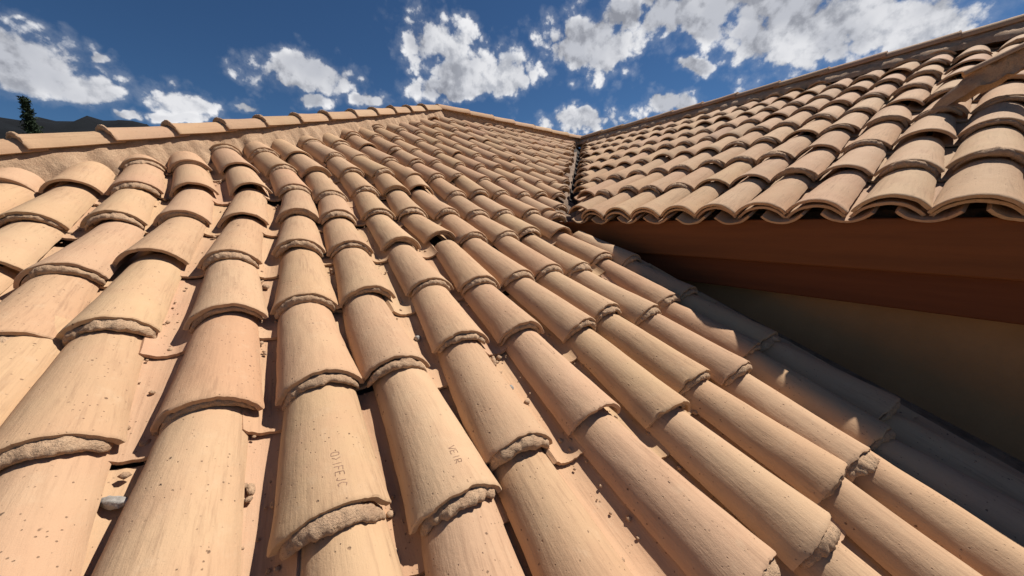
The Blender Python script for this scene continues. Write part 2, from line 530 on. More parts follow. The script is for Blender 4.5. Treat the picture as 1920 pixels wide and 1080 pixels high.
main_roof = empty('main_roof', (0, 0, 0), 'large sunlit barrel tile roof filling the foreground, with a ridge of tiles along its left', 'roof')
wing_roof = empty('side_roof_wing', (0, 0, 0), 'smaller barrel tile roof at right with scalloped eave overhanging a dark fascia', 'roof')

ROWS = [-0.86, -0.47, -0.07, 0.315, 0.71, 1.08, 1.50, 1.89, 2.28, 2.60, 2.90, 3.19, 3.47, 3.76, 4.06, 4.36, 4.66, 4.96, 5.26, 5.56]
COLS = {-3: -2.9, -2: -1.95, -1: -0.88, 0: 0.04, 1: 1.0, 2: 2.1, 3: 3.12, 4: 4.15, 5: 5.17, 6: 6.1, 7: 7.22, 8: 8.1}
# offsets (course along the column, metres) read for the nearest tiles
MEAS = {(-1, 3): (-1.06, .31), (-2, 3): (-1.93, .30), (0, 2): (-.05, -.07), (1, 2): (.80, -.06), (2, 2): (1.74, -.07),
        (0, 3): (-.02, .37), (2, 3): (1.88, .35), (3, 3): (3.11, .34), (4, 3): (4.2, .26), (5, 3): (5.21, .31), (6, 3): (6.2, .27),
        (7, 3): (7.24, .32), (1, 3): (1.03, .30), (-2, 4): (-1.95, .70), (-1, 4): (-.91, .71), (0, 4): (.06, .70), (1, 4): (.96, .70),
        (2, 4): (2.04, .74), (3, 4): (3.13, .72), (4, 4): (4.24, .66), (5, 4): (5.16, .71), (6, 4): (6.13, .65), (-3, 5): (-2.9, 1.07),
        (-2, 5): (-2.06, 1.08), (-1, 5): (-.86, 1.07), (0, 5): (.02, 1.08), (1, 5): (.98, 1.08), (2, 5): (2.14, 1.09), (3, 5): (3.13, 1.05),
        (4, 5): (4.12, 1.06), (5, 5): (5.06, 1.08), (6, 5): (6.01, 1.07), (7, 5): (7.3, 1.16), (-3, 6): (-2.91, 1.42), (-2, 6): (-2.01, 1.49),
        (-1, 6): (-.93, 1.45), (0, 6): (.06, 1.52), (1, 6): (1.03, 1.49), (2, 6): (2.13, 1.49), (3, 6): (3.25, 1.56), (4, 6): (4.1, 1.52),
        (5, 6): (5.17, 1.52), (6, 6): (6.07, 1.55), (-3, 7): (-2.87, 1.89), (-2, 7): (-1.87, 1.9), (-1, 7): (-.81, 1.87), (0, 7): (.16, 1.89),
        (1, 7): (1.05, 1.88), (2, 7): (2.09, 1.91), (3, 7): (3.04, 1.92), (-3, 8): (-2.92, 2.27), (-2, 8): (-1.86, 2.27), (-1, 8): (-.70, 2.29),
        (0, 8): (.19, 2.29), (1, 8): (1.07, 2.2), (2, 8): (2.13, 2.3), (3, 8): (3.12, 2.31), (4, 8): (4.0, 2.35),
        (3, 2): (3.19, -.06), (4, 2): (4.26, -.09), (5, 2): (5.32, -.06), (6, 2): (6.05, -.07), (7, 2): (6.95, -.08), (8, 2): (8.08, -.06)}


def nose_pos(c, j):
    rs = random.Random(c * 131 + j * 7 + 5)
    if (c, j) in MEAS:
        a, u = MEAS[(c, j)]
        if c < 0: a -= .11 + (.07 if (c, j) == (-2, 4) else 0)
        return a * PITCH, u
    base = COLS.get(c, c + 0.1) - (.11 if c < 0 else 0)
    u = ROWS[j] + rs.uniform(-.022, .022)
    a = base + rs.uniform(-.05, .05) + drift(u)
    return a * PITCH, u


covers = []; pans = []; beads = []
for c in range(-17, 36):
    for j in range(0, len(ROWS) - 1):
        L0, u0 = nose_pos(c, j); L1, u1 = nose_pos(c, j + 1)
        rs = random.Random(c * 977 + j * 31)
        for kind in ('cover', 'pan'):
            if kind == 'pan':
                a0, b0 = nose_pos(c + 1, j); a1, b1 = nose_pos(c + 1, j + 1)
                l0, l1 = (L0 + a0) / 2, (L1 + a1) / 2
                v0 = min(u0, b0) - .035 + rs.uniform(-.05, .05); v1 = v0 + (ROWS[j + 1] - ROWS[j])
            else: l0, l1, v0, v1 = L0, L1, u0, u1
            slope = (l1 - l0) / (v1 - v0)
            ln = TL
            ys = 1.0
            top = u_top((l0 + l1) / 2)
            if v0 > top - 0.14: continue
            if c > (8 if kind == 'pan' else 8) and v0 < UvK - .3: continue
            if l0 > LvK + .02:
                lim = u_valley(l0) + 0.085
                if v0 < lim:
                    if v0 < UvK - .36 and l0 < 2.06: pass
                    else:
                        if v1 - lim < 0.10: continue
                        l0 = l0 + slope * (lim - v0); v0 = lim
                        ys = max(.35, (v1 - v0 + .05) / TL)
            if v0 + ln * ys > top - 0.02: ys = max(.25, (top - 0.02 - v0) / ln)
            P0 = surfA(l0, v0, -CREST); P1 = surfA(l0 + slope * ln * ys * .9, v0 + ln * ys * .9, -CREST)
            e = surfA(l0 + .05, v0, -CREST) - surfA(l0 - .05, v0, -CREST)
            Y = (P1 - P0); N = e.cross(Y).normalized()
            if kind == 'cover':
                P0 = P0 + N * rs.uniform(-.004, .005)
                m = frame(P0, Y, N) @ Matrix.Rotation(rs.uniform(-.02, .02), 4, 'Z') @ Matrix.Rotation(rs.uniform(-.03, .03), 4, 'Y')
                if (c, j) not in MEAS and rs.random() < .07:
                    m = m @ Matrix.Rotation(rs.uniform(-.12, .12), 4, 'Z') @ Matrix.Rotation(rs.uniform(-.12, .12), 4, 'Y') @ Matrix.Translation((0, 0, .010))
                covers.append((c, j, m, ys, v0, l0))
            else:
                m = frame(P0, Y, N) @ Matrix.Rotation(rs.uniform(-.04, .04), 4, 'Y')
                pans.append((c, j, m, ys, v0, l0))

EYE = Vector((0, 0, H))
def dist(m): return (m.translation - EYE).length
NEAR = 2.3; MID = 4.0
SPECIAL = {(0, 3), (1, 3)}


def pick_cover(c, j, d, rs):
    if d < NEAR: return COV_N[rs.randrange(len(COV_N))]
    if d < MID: return COV_M[rs.randrange(len(COV_M))]
    return COV_F[rs.randrange(len(COV_F))]


def joined(name, items, parent, mat):
    """many small alike pieces too far down the list to keep singly, as one mesh"""
    V = []; F = []
    for me, m in items:
        b = len(V)
        for v in me.vertices: V.append(m @ v.co)
        for p in me.polygons: F.append(tuple(b + i for i in p.vertices))
    o = link(name, mesh_from(name, V, F, mat), parent)
    o.color = (0.45, 0.298, 0.19, 1)
    o['kind'] = 'stuff'
    return o


def frustum_key(m):
    """tiles in front of the eye and near it first"""
    q = cam.matrix_world.inverted() @ m.translation
    z = -q.z
    if z < 0.05: return 99 + dist(m)
    x = q.x / z * 632.4; y = q.y / z * 632.4
    out = max(0, abs(x) - 1080) + max(0, abs(y) - 760)
    return z + (50 if out > 0 else 0)


TILE_OBJ = {}
def lay(roof, covers, pans, bead_p, limit=300, seed=0):
    covers.sort(key=lambda t: frustum_key(t[2])); pans.sort(key=lambda t: frustum_key(t[2]))
    rest = []
    nb = 0
    for k, (c, j, m, ys, *_) in enumerate(covers):
        rs = random.Random(c * 7919 + j * 104729 + seed)
        d = dist(m)
        if k < limit:
            o = put('cover_tile', pick_cover(c, j, d, rs) if roof is main_roof else (CB_N if d < 3.2 else CB_F)[rs.randrange(6)], roof, m, (rs.uniform(.985, 1.015), ys, rs.uniform(.97, 1.04)))
            o.color = tone(rs=rs)
            if roof is main_roof: TILE_OBJ[(c, j)] = o
            if roof is main_roof and (c, j) == (-1, 4): o.color = (0.44, 0.265, 0.165, 1)
            if rs.random() < bead_p(c, j):
                src = BEAD_N if d < 3.0 else BEAD_F
                sy = rs.uniform(.6, 1.15); yo = rs.uniform(-.006, .008)
                if rs.random() < (.45 if c < 0 else .12): sy *= .5; yo += .010
                b = bpy.data.objects.new('mortar_bead', src[rs.randrange(len(src))]); C.objects.link(b)
                b.parent = o
                zb = 0 if roof is main_roof else -.009
                b.matrix_local = Matrix.Translation((0, yo / ys, zb)) @ Matrix.Diagonal((rs.choice((-1, 1)) * 1.0, sy / ys, 1, 1))
        else:
            rest.append((COV_F[k % len(COV_F)], m @ Matrix.Diagonal((1, ys, 1, 1))))
    if rest: joined('cover_tiles', rest, roof, M_TILE)
    rest = []
    for k, (c, j, m, ys, *_) in enumerate(pans):
        rs = random.Random(c * 31 + j * 557 + 3 + seed)
        if k < limit:
            src = (PAN_N if dist(m) < NEAR + .2 else PAN_F) if roof is main_roof else (PB_N[:3] if dist(m) < 3.0 else PB_F)
            o = put('channel_tile', src[rs.randrange(len(src))], roof, m, (1, ys, 1))
            o.color = tone(rs=rs)
        else:
            rest.append((PAN_F[k % len(PAN_F)], m @ Matrix.Diagonal((1, ys, 1, 1))))
    if rest: joined('channel_tiles', rest, roof, M_TILE)


print('MAIN covers', len(covers), 'pans', len(pans))
lay(main_roof, covers, pans, lambda c, j: 0.74 if c < 0 else 0.93)


# bedding under the main roof
def sheet(name, fn, us, vs, mat, parent=None, thick=None):
    V = []; F = []
    for v in vs:
        for u in us: V.append(fn(u, v))
    n = len(us)
    for j in range(len(vs) - 1):
        for i in range(n - 1): F.append((j * n + i, j * n + i + 1, (j + 1) * n + i + 1, (j + 1) * n + i))
    if thick:
        b = len(V)
        for q in list(V): V.append(q + thick)
        F += [tuple(b + i for i in f[::-1]) for f in list(F)]
        m = len(vs)
        for i in range(n - 1):
            F.append((i + 1, i, b + i, b + i + 1)); k = (m - 1) * n
            F.append((k + i, k + i + 1, b + k + i + 1, b + k + i))
        for j in range(m - 1):
            F.append((j * n, (j + 1) * n, b + (j + 1) * n, b + j * n)); k = n - 1
            F.append(((j + 1) * n + k, j * n + k, b + j * n + k, b + (j + 1) * n + k))
    return link(name, mesh_from(name, V, F, mat), parent)


DOWN = Vector((0, 0, -0.12))
def bedA(s, t):
    L = -4.2 + s * (LjK + 4.2)
    lo = -1.1
    if L > 2.15: lo = max(lo, u_valley(L) - .02)
    hi = max(u_top(L) + .02, lo + .01)
    u = lo + (hi - lo) * t
    return surfA(L, u, -CREST - 0.028)
sheet('tile_bedding', bedA, [i / 60 for i in range(61)], [i / 24 for i in range(25)], M_DECK, main_roof, DOWN)


# ridges -------------------------------------------------------------------------------------------------
def ridge_run(A, B, step, parent, crest_h=0.082, lift=0.0, seed=0, src=None, w=1.0):
    d = (B - A); ln = d.length; d.normalize()
    up = Vector((0, 0, 1)); up = (up - d * up.dot(d)).normalized()
    n = int(ln / step)
    rs = random.Random(seed)
    for k in range(n + 1):
        s = k * step
        if s > ln - .12: break
        P = A + d * (s + rs.uniform(-.012, .012)) - up * (crest_h + .016 - lift)
        m = frame(P, d + up * -0.012 + Vector((rs.uniform(-.015, .015), rs.uniform(-.015, .015), 0)), up)
        sy = min(1.0, (ln - s + .05) / .36) if s + .36 > ln + .05 else 1.0
        sy *= (step + .055) / .36 if sy == 1.0 else 1.0
        o = put('ridge_tile', (src or RIDGE)[rs.randrange(5)], parent, m, (w, sy, w))
        o.color = tone(rs=rs)
        b = bpy.data.objects.new('mortar_bead', BEAD_N[rs.randrange(len(BEAD_N))]); C.objects.link(b)
        b.parent = o
        b.matrix_local = Matrix.Translation((0, .008, -.004 if src is None else -.010)) @ Matrix.Diagonal((1.12, .45 / sy, 1.03, 1) if src is None else (.98, .42 / sy, .95, 1))


hd = (PEAK - HIP0).normalized()
HIPA = HIP0 - hd * 1.45
ridge_run(HIPA + hd * .03, PEAK, 0.287, main_roof, seed=3, w=.92)
ridge_run(JUNC, PEAK, 0.42, main_roof, seed=4, src=RIDGE_LONG)
ridge_run(JUNC - UHB * 6.4, JUNC, 0.42, wing_roof, seed=5, w=.95, src=RIDGE_LONG)


def mortar_band(name, A, B, side, drop_fn, parent, n=260, m=12, width=0.2, seed=0, top=0.062):
    """mortar bedding below a run of ridge tiles, from under the tiles down on to the field tiles"""
    V = []; F = []
    d = B - A
    for i in range(n + 1):
        s = i / n; P = A + d * s
        wv = width * (1 + .30 * fb(s * d.length * 4.2, seed, 1.3) + .15 * fb(s * d.length * 14, seed, 5.3))
        for k in range(m + 1):
            t = k / m
            Q = drop_fn(P, side * (0.035 + t * wv), t)
            r = fb(Q.x * 13, Q.y * 13, Q.z * 13 + seed, 4) * 0.007 + fb(Q.x * 45, Q.y * 45, Q.z * 45, 3) * 0.003
            V.append(Q + Vector((0, 0, r)))
    for i in range(n):
        for k in range(m):
            F.append((i * (m + 1) + k, (i + 1) * (m + 1) + k, (i + 1) * (m + 1) + k + 1, i * (m + 1) + k + 1))
    if side.dot(RA) < 0 or True:
        pass
    return link(name, mesh_from(name, V, F, M_MORT, True, 0), parent)


def dropA(P, off, t):
    Q = P + off
    L, u = toA(Q)
    S = surfA(L, u, 0.0)
    # upper edge tucked under the tiles, lower edge lapping over the crests
    h = 0.050 * (1 - t) ** 1.5 + 0.004 - 0.11 * t ** 2.2
    up_ = P - Vector((0, 0, .075))
    w_ = max(0.0, 1 - t * 4.0)
    G = S + NA * h
    return G * (1 - w_) + (up_ + off * .9) * w_ if t < .25 else G


perp = Vector((hd.y, -hd.x, 0)).normalized()
if perp.dot(-UHA) < 0: perp = -perp
mortar_band('mortar_bedding', HIPA, PEAK, perp, dropA, main_roof, n=420, width=0.175, seed=1)
rd = (JUNC - PEAK).normalized(); perp2 = Vector((rd.y, -rd.x, 0)).normalized()
if perp2.dot(-UHA) < 0: perp2 = -perp2
mortar_band('mortar_bedding', PEAK, JUNC, perp2, dropA, main_roof, n=200, width=0.11, seed=2)


# far slopes behind the ridges, seen only from higher up
def back_slope(name, A, B, out, parent, drop=.36, run=4.0):
    V = [A - Vector((0, 0, .10)), B - Vector((0, 0, .10))]
    V += [B + out * run - Vector((0, 0, run * drop + .10)), A + out * run - Vector((0, 0, run * drop + .10))]
    V += [v - Vector((0, 0, .1)) for v in V]
    F = [(0, 1, 2, 3), (7, 6, 5, 4), (0, 4, 5, 1), (1, 5, 6, 2), (2, 6, 7, 3), (3, 7, 4, 0)]
    return link(name, mesh_from(name, V, F, M_TILE, False), parent)
back_slope('rear_slope', HIPA, PEAK, -RA, main_roof).color = (.44, .29, .19, 1)
back_slope('rear_slope', PEAK, JUNC, UHA, main_roof).color = (.44, .29, .19, 1)
back_slope('rear_slope', JUNC, JUNC - UHB * 6.4, RBH, wing_roof).color = (.44, .29, .19, 1)


# ------------------------------------------------------------------ wing roof
def surfB(i, j, h=0.0):
    return OB + UHB * ((i - BI) * PB) + UB * ((j - BJ) * EB) + NB * h
def toB(P):
    q = P - OB
    return q.dot(UHB) / PB + BI, q.dot(UB) / EB + BJ
iV, jV = toB(V0); iJ, jJ = toB(JUNC)
def j_valley(i): return -99 if i < iV - .4 else jV + (jJ - jV) / (iJ - iV) * (i - iV)
JR = jJ - .25
coversB = []; pansB = []
BMEAS = {}
for c in range(-5, 28):
    for j in range(0, 12):
        rs = random.Random(c * 577 + j * 13 + 99)
        for kind in ('cover', 'pan'):
            i0 = c + (0 if kind == 'cover' else -.5) + (rs.uniform(-.05, .05) if j else rs.uniform(-.04, .04))
            i1 = i0 + rs.uniform(-.03, .03)
            jj = j + (rs.uniform(-.06, .06) if j else rs.uniform(-.03, .03))
            if kind == 'pan': jj -= .06
            ys = 1.0
            if jj > JR - .3: continue
            lim = j_valley(i0) + .25
            if jj < lim:
                if jj + 1 - lim < .25: continue
                jj = lim; ys = max(.3, (math.floor(jj) + 1.08 - jj) * EB / TL)
                if (1.08 + j - jj) * EB / TL > .3: ys = (1.08 + j - jj) * EB / TL
            if jj * EB + TL * ys > JR * EB: ys = max(.25, (JR - jj) * EB / TL)
            P0 = surfB(i0, jj, -CREST_B); P1 = surfB(i1, jj + 1, -CREST_B)
            if kind == 'cover':
                P0 = P0 + NB * rs.uniform(-.005, .006)
                m = frame(P0, P1 - P0, NB) @ Matrix.Rotation(rs.uniform(-.025, .025), 4, 'Z') @ Matrix.Rotation(rs.uniform(-.035, .035), 4, 'Y')
                if rs.random() < .06: m = m @ Matrix.Rotation(rs.uniform(-.10, .10), 4, 'Z') @ Matrix.Rotation(rs.uniform(-.12, .12), 4, 'Y')
                coversB.append((c, j, m, ys))
            else:
                m = frame(P0, P1 - P0, NB) @ Matrix.Rotation(rs.uniform(-.04, .04), 4, 'Y')
                pansB.append((c, j, m, ys))
print('WING covers', len(coversB), 'pans', len(pansB))
lay(wing_roof, coversB, pansB, lambda c, j: 0.0 if j == 0 else 0.72, seed=17)
# doubled course of short covers under the eave row
for c in range(-5, 9):
    rs = random.Random(c + 400)
    P0 = surfB(c + rs.uniform(-.03, .03), rs.uniform(0, .04), -CREST_B - rs.uniform(.013, .02))
    m = frame(P0, UB, NB)
    o = put('cover_tile', CB_N[rs.randrange(8)], wing_roof, m, (.95, .5, .95)); o.color = tone(rs=rs)


def bedB(s, t):
    i = -6 + s * (iJ + 6)
    lo = max(.35, j_valley(i) + .1); hi = max(jJ, lo + .01)
    return surfB(i, lo + (hi - lo) * t, -CREST_B - .024)
sheet('tile_bedding', bedB, [i / 60 for i in range(61)], [i / 20 for i in range(21)], M_DECK, wing_roof, Vector((0, 0, -.04)))


def dropB(P, off, t):
    Q = P + off
    i, j = toB(Q)
    S = surfB(i, j, 0.0)
    if t < .55:     # upright riser under the ridge tiles
        w = t / .55
        T = P - Vector((0, 0, .055)) + off * .35
        E_ = S + NB * .012
        return T * (1 - w) + E_ * w
    return S + NB * (.012 - .05 * ((t - .55) / .45) ** 2)
mortar_band('mortar_bedding', JUNC, JUNC - UHB * 6.4, -RBH, dropB, wing_roof, n=360, width=0.23, seed=6)

# short raised ridge stub on the wing roof near the right edge
def on_ray(px, py, dd):
    f = 632.4; x = px - 960; y = 540 - py
    c, s = math.cos(-0.02347), math.sin(-0.02347)
    x, y = x * c - y * s, x * s + y * c
    cp, sp = math.cos(0.20259), math.sin(0.20259)
    return Vector((x / f, cp + y / f * sp, -sp + y / f * cp)) * dd + EYE
def hitB(px, py, h):
    a = on_ray(px, py, 0.0); b = on_ray(px, py, 1.0); d = b - a
    t = ((OB + NB * h) - a).dot(NB) / d.dot(NB)
    return a + d * t
def hitA(px, py, h):
    a = on_ray(px, py, 0.0); b = on_ray(px, py, 1.0); d = b - a
    t = ((OA + NA * h) - a).dot(NA) / d.dot(NA)
    P = a + d * t
    for _ in range(12):
        L, u = toA(P); t = ((OA + NA * (h + devA(u, L))) - a).dot(NA) / d.dot(NA); P = a + d * t
    return P
S0 = hitB(1806, 134, .13)
bq = on_ray(1925, 76, 1.0) - EYE
S1 = EYE + bq * ((S0 - EYE).dot(RBH) / bq.dot(RBH))
S1 = S1 + (S1 - S0) * .6
print('stub', S0, S1, (S1 - S0).length)
sd_ = (S1 - S0).normalized()
def stub():
    up = Vector((0, 0, 1)); side = sd_.cross(up).normalized()
    V = []; F = []
    n, m = 40, 14
    for i in range(n + 1):
        s = i / n; P = S0 + (S1 - S0) * s
        for k in range(m + 1):
            a = -1 + 2 * k / m
            q = abs(a)
            Q = P + side * (a * .05 * (.55 + .45 * q)) - up * (.028 + .11 * q ** 1.3)
            end = 1 - max(0, 1 - s * 9) * .0
            if i == 0: Q = Q - sd_ * (.02 + .10 * q) - up * .04
            r = fb(Q.x * 16, Q.y * 16, Q.z * 16, 4) * .016
            V.append(Q + Vector((0, 0, r)) + side * r)
    for i in range(n):
        for k in range(m): F.append((i * (m + 1) + k, i * (m + 1) + k + 1, (i + 1) * (m + 1) + k + 1, (i + 1) * (m + 1) + k))
    F.append(tuple(range(m + 1)))
    o = link('ridge_stub', mesh_from('ridge_stub', V, F, M_MORT, True, 50), wing_roof)
    ln = (S1 - S0).length
    t = put('ridge_tile', RIDGE_LONG[1], o, frame(S0 + sd_ * .01 - up * .036, sd_, up), (.40, ln / .36, .42)); t.color = (.43, .30, .20, 1)
stub()

# valley gutter between the two roofs
def valley():
    V = []; F = []
    n = 30
    for i in range(n + 1):
        s = i / n
        P = V0 + (JUNC - V0) * s - Vector((0, 0, .22))
        a = -RA * .16 + Vector((0, 0, .02)); b = -UHA * .16 + Vector((0, 0, .02))
        V += [P + a, P - Vector((0, 0, .02)), P + b + RA * .1]
    for i in range(n):
        for k in range(2): F.append((i * 3 + k, i * 3 + k + 1, i * 3 + k + 4, i * 3 + k + 3))
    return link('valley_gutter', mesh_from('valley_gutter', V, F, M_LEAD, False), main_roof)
valley()


# ------------------------------------------------------------------ wing wall with its two fascia boards
wall = empty('wing_wall', surfB(3, 0, -.5), 'dim ochre plaster wall with dark red boards in the shade under the tiled eave', 'wall')
def slab(name, d0, d1, z0, z1, mat, a=-1.7, b=3.2, seg=1, bevel=0.006, z0b=None):
    """board or wall parallel to the eave; d is the distance behind the eave edge, z relative to the eye"""
    base = surfB(0, 0, 0); base.z = H
    V = []; F = []
    for (u, zz) in ((a, z0), (b, z0 if z0b is None else z0b)):
        for (d, z) in ((d0, zz), (d1, zz), (d1, z1), (d0, z1)):
            q = base + UHB * u + RBH * d; V.append(Vector((q.x, q.y, H + z)))
    F = [(0, 1, 2, 3), (7, 6, 5, 4), (0, 4, 5, 1), (1, 5, 6, 2), (2, 6, 7, 3), (3, 7, 4, 0)]
    org = wall.location
    me = mesh_from(name, [v - org for v in V], F, mat, False)
    o = link(name, me, wall)
    bv = o.modifiers.new('bevel', 'BEVEL'); bv.width = bevel; bv.segments = 2; bv.limit_method = 'ANGLE'
    return o
slab('fascia_board', .045, .075, -.225, -.030, M_WOOD)
slab('lower_fascia_board', .085, .13, -.368, -.14, M_WOOD2)
slab('soffit_board', .078, .5, -.10, -.060, M_WOOD)
slab('plaster_face', .20, .45, -6.0, -.30, M_WALL)

# body of the house below the roofs
def prism(name, pts, zt, mat, parent):
    n = len(pts)
    V = [Vector((p.x, p.y, 0.0)) for p in pts] + [Vector((p.x, p.y, z)) for p, z in zip(pts, zt)]
    F = [tuple(range(n))[::-1], tuple(range(n, 2 * n))] + [(i, (i + 1) % n, n + (i + 1) % n, n + i) for i in range(n)]
    return link(name, mesh_from(name, V, F, mat, False), parent)
cn = [surfA(-3.6, -.8, -.35), surfA(1.95, -.8, -.35), surfA(1.95, 1.1, -.45), surfA(-1.2, 2.3, -.45), surfA(-3.6, 1.3, -.35)]
prism('plaster_wall', cn, [p.z for p in cn], M_WALL, main_roof)


# ------------------------------------------------------------------ stamped letters on two near tiles
def find_tile(c, j):
    for t in covers:
        if t[0] == c and t[1] == j: return t
    return None
STROKES = {'O': [[(.1, .1), (.9, .0), (1, .5), (.8, .95), (.2, 1), (0, .5), (.1, .1)]], 'I': [[(.5, 0), (.5, 1)]],
           ')': [[(.2, 0), (.7, .5), (.2, 1)]],
           'F': [[(0, 0), (0, 1), (.9, 1)], [(0, .55), (.7, .5)]], 'E': [[(.9, 0), (0, 0), (0, 1), (.9, 1)], [(0, .5), (.7, .5)]],
           'J': [[(.8, 1), (.8, .2), (.5, 0), (.1, .15)]], 'C': [[(.9, .9), (.3, 1), (0, .5), (.3, 0), (.9, .1)]],
           'S': [[(.9, .9), (.2, 1), (.1, .6), (.8, .45), (.8, .05), (.1, .05)]], 'H': [[(0, 0), (0, 1)], [(.9, 0), (.9, 1)], [(0, .5), (.9, .5)]],
           'M': [[(0, 0), (0, 1), (.5, .4), (.9, 1), (.9, 0)]], 'R': [[(0, 0), (0, 1), (.8, .9), (.7, .5), (0, .5), (.9, 0)]], 'V': [[(0, 1), (.5, 0), (1, 1)]]}
def cover_z(x, y):
    t = y / TL; w = COVER['w0'] + (COVER['w1'] - COVER['w0']) * t; h = COVER['h0'] + (COVER['h1'] - COVER['h0']) * t
    f = COVER['f0'] + (COVER['f1'] - COVER['f0']) * t
    R = (w * w + h * h) / (2 * h)
    return f + math.sqrt(max(0, R * R - x * x)) - (R - h)
def stamp(tile_obj, text, x0, y0, size, seed=0, turn=0.0):
    """flat dark strokes on the clay in place of shaded letter grooves, reading down the tile"""
    from mathutils.bvhtree import BVHTree
    me = tile_obj.data
    bvh = BVHTree.FromPolygons([v.co for v in me.vertices], [p.vertices for p in me.polygons])
    rs = random.Random(seed); V = []; F = []
    step = size * .80
    for k, ch in enumerate(text):
        for st in STROKES[ch]:
            pts = []
            for a, b in zip(st[:-1], st[1:]):
                for q in range(5):
                    pts.append((a[0] + (b[0] - a[0]) * q / 5, a[1] + (b[1] - a[1]) * q / 5))
            pts.append(st[-1])
            prev = None
            for (u, v) in pts:
                u += rs.uniform(-.03, .03); v += rs.uniform(-.03, .03)
                # reads down the tile: letter x runs towards the nose, letter top points to +x
                x = x0 + (v - .5) * size + turn * k * size; y = y0 - k * step - u * size * .62
                hit = bvh.ray_cast(Vector((x, y, .3)), Vector((0, 0, -1)))
                z = (hit[0].z if hit[0] else cover_z(x, y)) + .00035
                cur = Vector((x, y, z))
                if prev is not None:
                    d = (cur - prev)
                    if d.length > 1e-6:
                        s = Vector((d.y, -d.x, 0)).normalized() * size * .045 * rs.uniform(.7, 1.4)
                        b0 = len(V); V += [prev - s, prev + s, cur + s, cur - s]; F.append((b0, b0 + 1, b0 + 2, b0 + 3))
                prev = cur
    o = link('stamped_letters', mesh_from('stamped_letters', V, F, M_MARK, False), tile_obj)
    o['label'] = 'small hand lettered stamp near the nose, its groove shade drawn as dark strokes'
    return o
def tile_obj(c, j): return TILE_OBJ.get((c, j))
for (c, j, tx, x0, y0, sz, sd0, tr) in [(0, 3, 'O)IFEJC', .012, .110, .0145, 1, .08), (1, 3, 'VEIR', .022, .100, .015, 2, -.03),
                                        (-2, 6, 'HII', -.01, .30, .012, 3, 0), (-1, 6, 'HH', .0, .31, .011, 4, 0)]:
    o = tile_obj(c, j)
    if o: stamp(o, tx, x0, y0, sz, sd0, tr)


# ------------------------------------------------------------------ loose stones in the channels
def stone_mesh(seed, r, sq=(1, .7, .6)):
    import bmesh
    bm = bmesh.new(); bmesh.ops.create_icosphere(bm, subdivisions=3, radius=1)
    for v in bm.verts:
        d = 1 + .32 * fb(v.co.x * 1.3 + seed, v.co.y * 1.3, v.co.z * 1.3) + .08 * fb(v.co.x * 5, v.co.y * 5 + seed, v.co.z * 5)
        v.co = Vector((v.co.x * sq[0], v.co.y * sq[1], v.co.z * sq[2])) * r * d
    me = bpy.data.meshes.new('stone'); bm.to_mesh(me); bm.free()
    me.polygons.foreach_set('use_smooth', [True] * len(me.polygons))
    return me
STONES = [(783, 634, .011, M_STONE, 'pale grey pebble resting in a shaded channel right of centre, beside a mortar roll', (1, .8, .7)),
          (925, 678, .016, M_MORT, 'tan upright mortar crumb lodged in the dark channel below centre', (.6, 1.3, .8)),
          (958, 727, .009, M_STONE, 'small grey stone in the dark channel just below a tan mortar crumb', (1, .9, .8)),
          (215, 942, .020, M_STONE, 'dark grey rounded stone across the channel at lower left', (1.3, .5, .5)),
          (470, 917, .012, M_MORT, 'tan mortar crumb in the lit channel near the bottom, left of the lettered tile', (1.3, .6, .6)),
          (498, 537, .012, M_MORT, 'round mortar crumb in the lit channel left of the central column', (1, 1, .7)),
          (310, 374, .011, M_MORT, 'small clay crumb where two left columns meet, under a nose', (1.2, .7, .6)),
          (655, 602, .009, M_MORT, 'tiny clay crumb against the right foot of the central column', (1, .8, .7)),
          (457, 605, .012, M_MORT, 'knobbly mortar lump at the right corner of a nose, left of centre', (1.2, 1, .8))]
for k, (px, py, r, mt, lab, sq) in enumerate(STONES):
    me = stone_mesh(k * 3.3, r, sq); me.materials.append(mt)
    o = link('stone' if mt is M_STONE else 'mortar_crumb', me)
    P = hitA(px, py, -.098 + r * .4)
    o.location = P; o.rotation_euler = (SA, 0, random.uniform(-1, 1))
    o['label'] = lab; o['category'] = 'pebble' if mt is M_STONE else 'mortar crumb'
    o['group'] = 'loose bits lying in the tile channels'


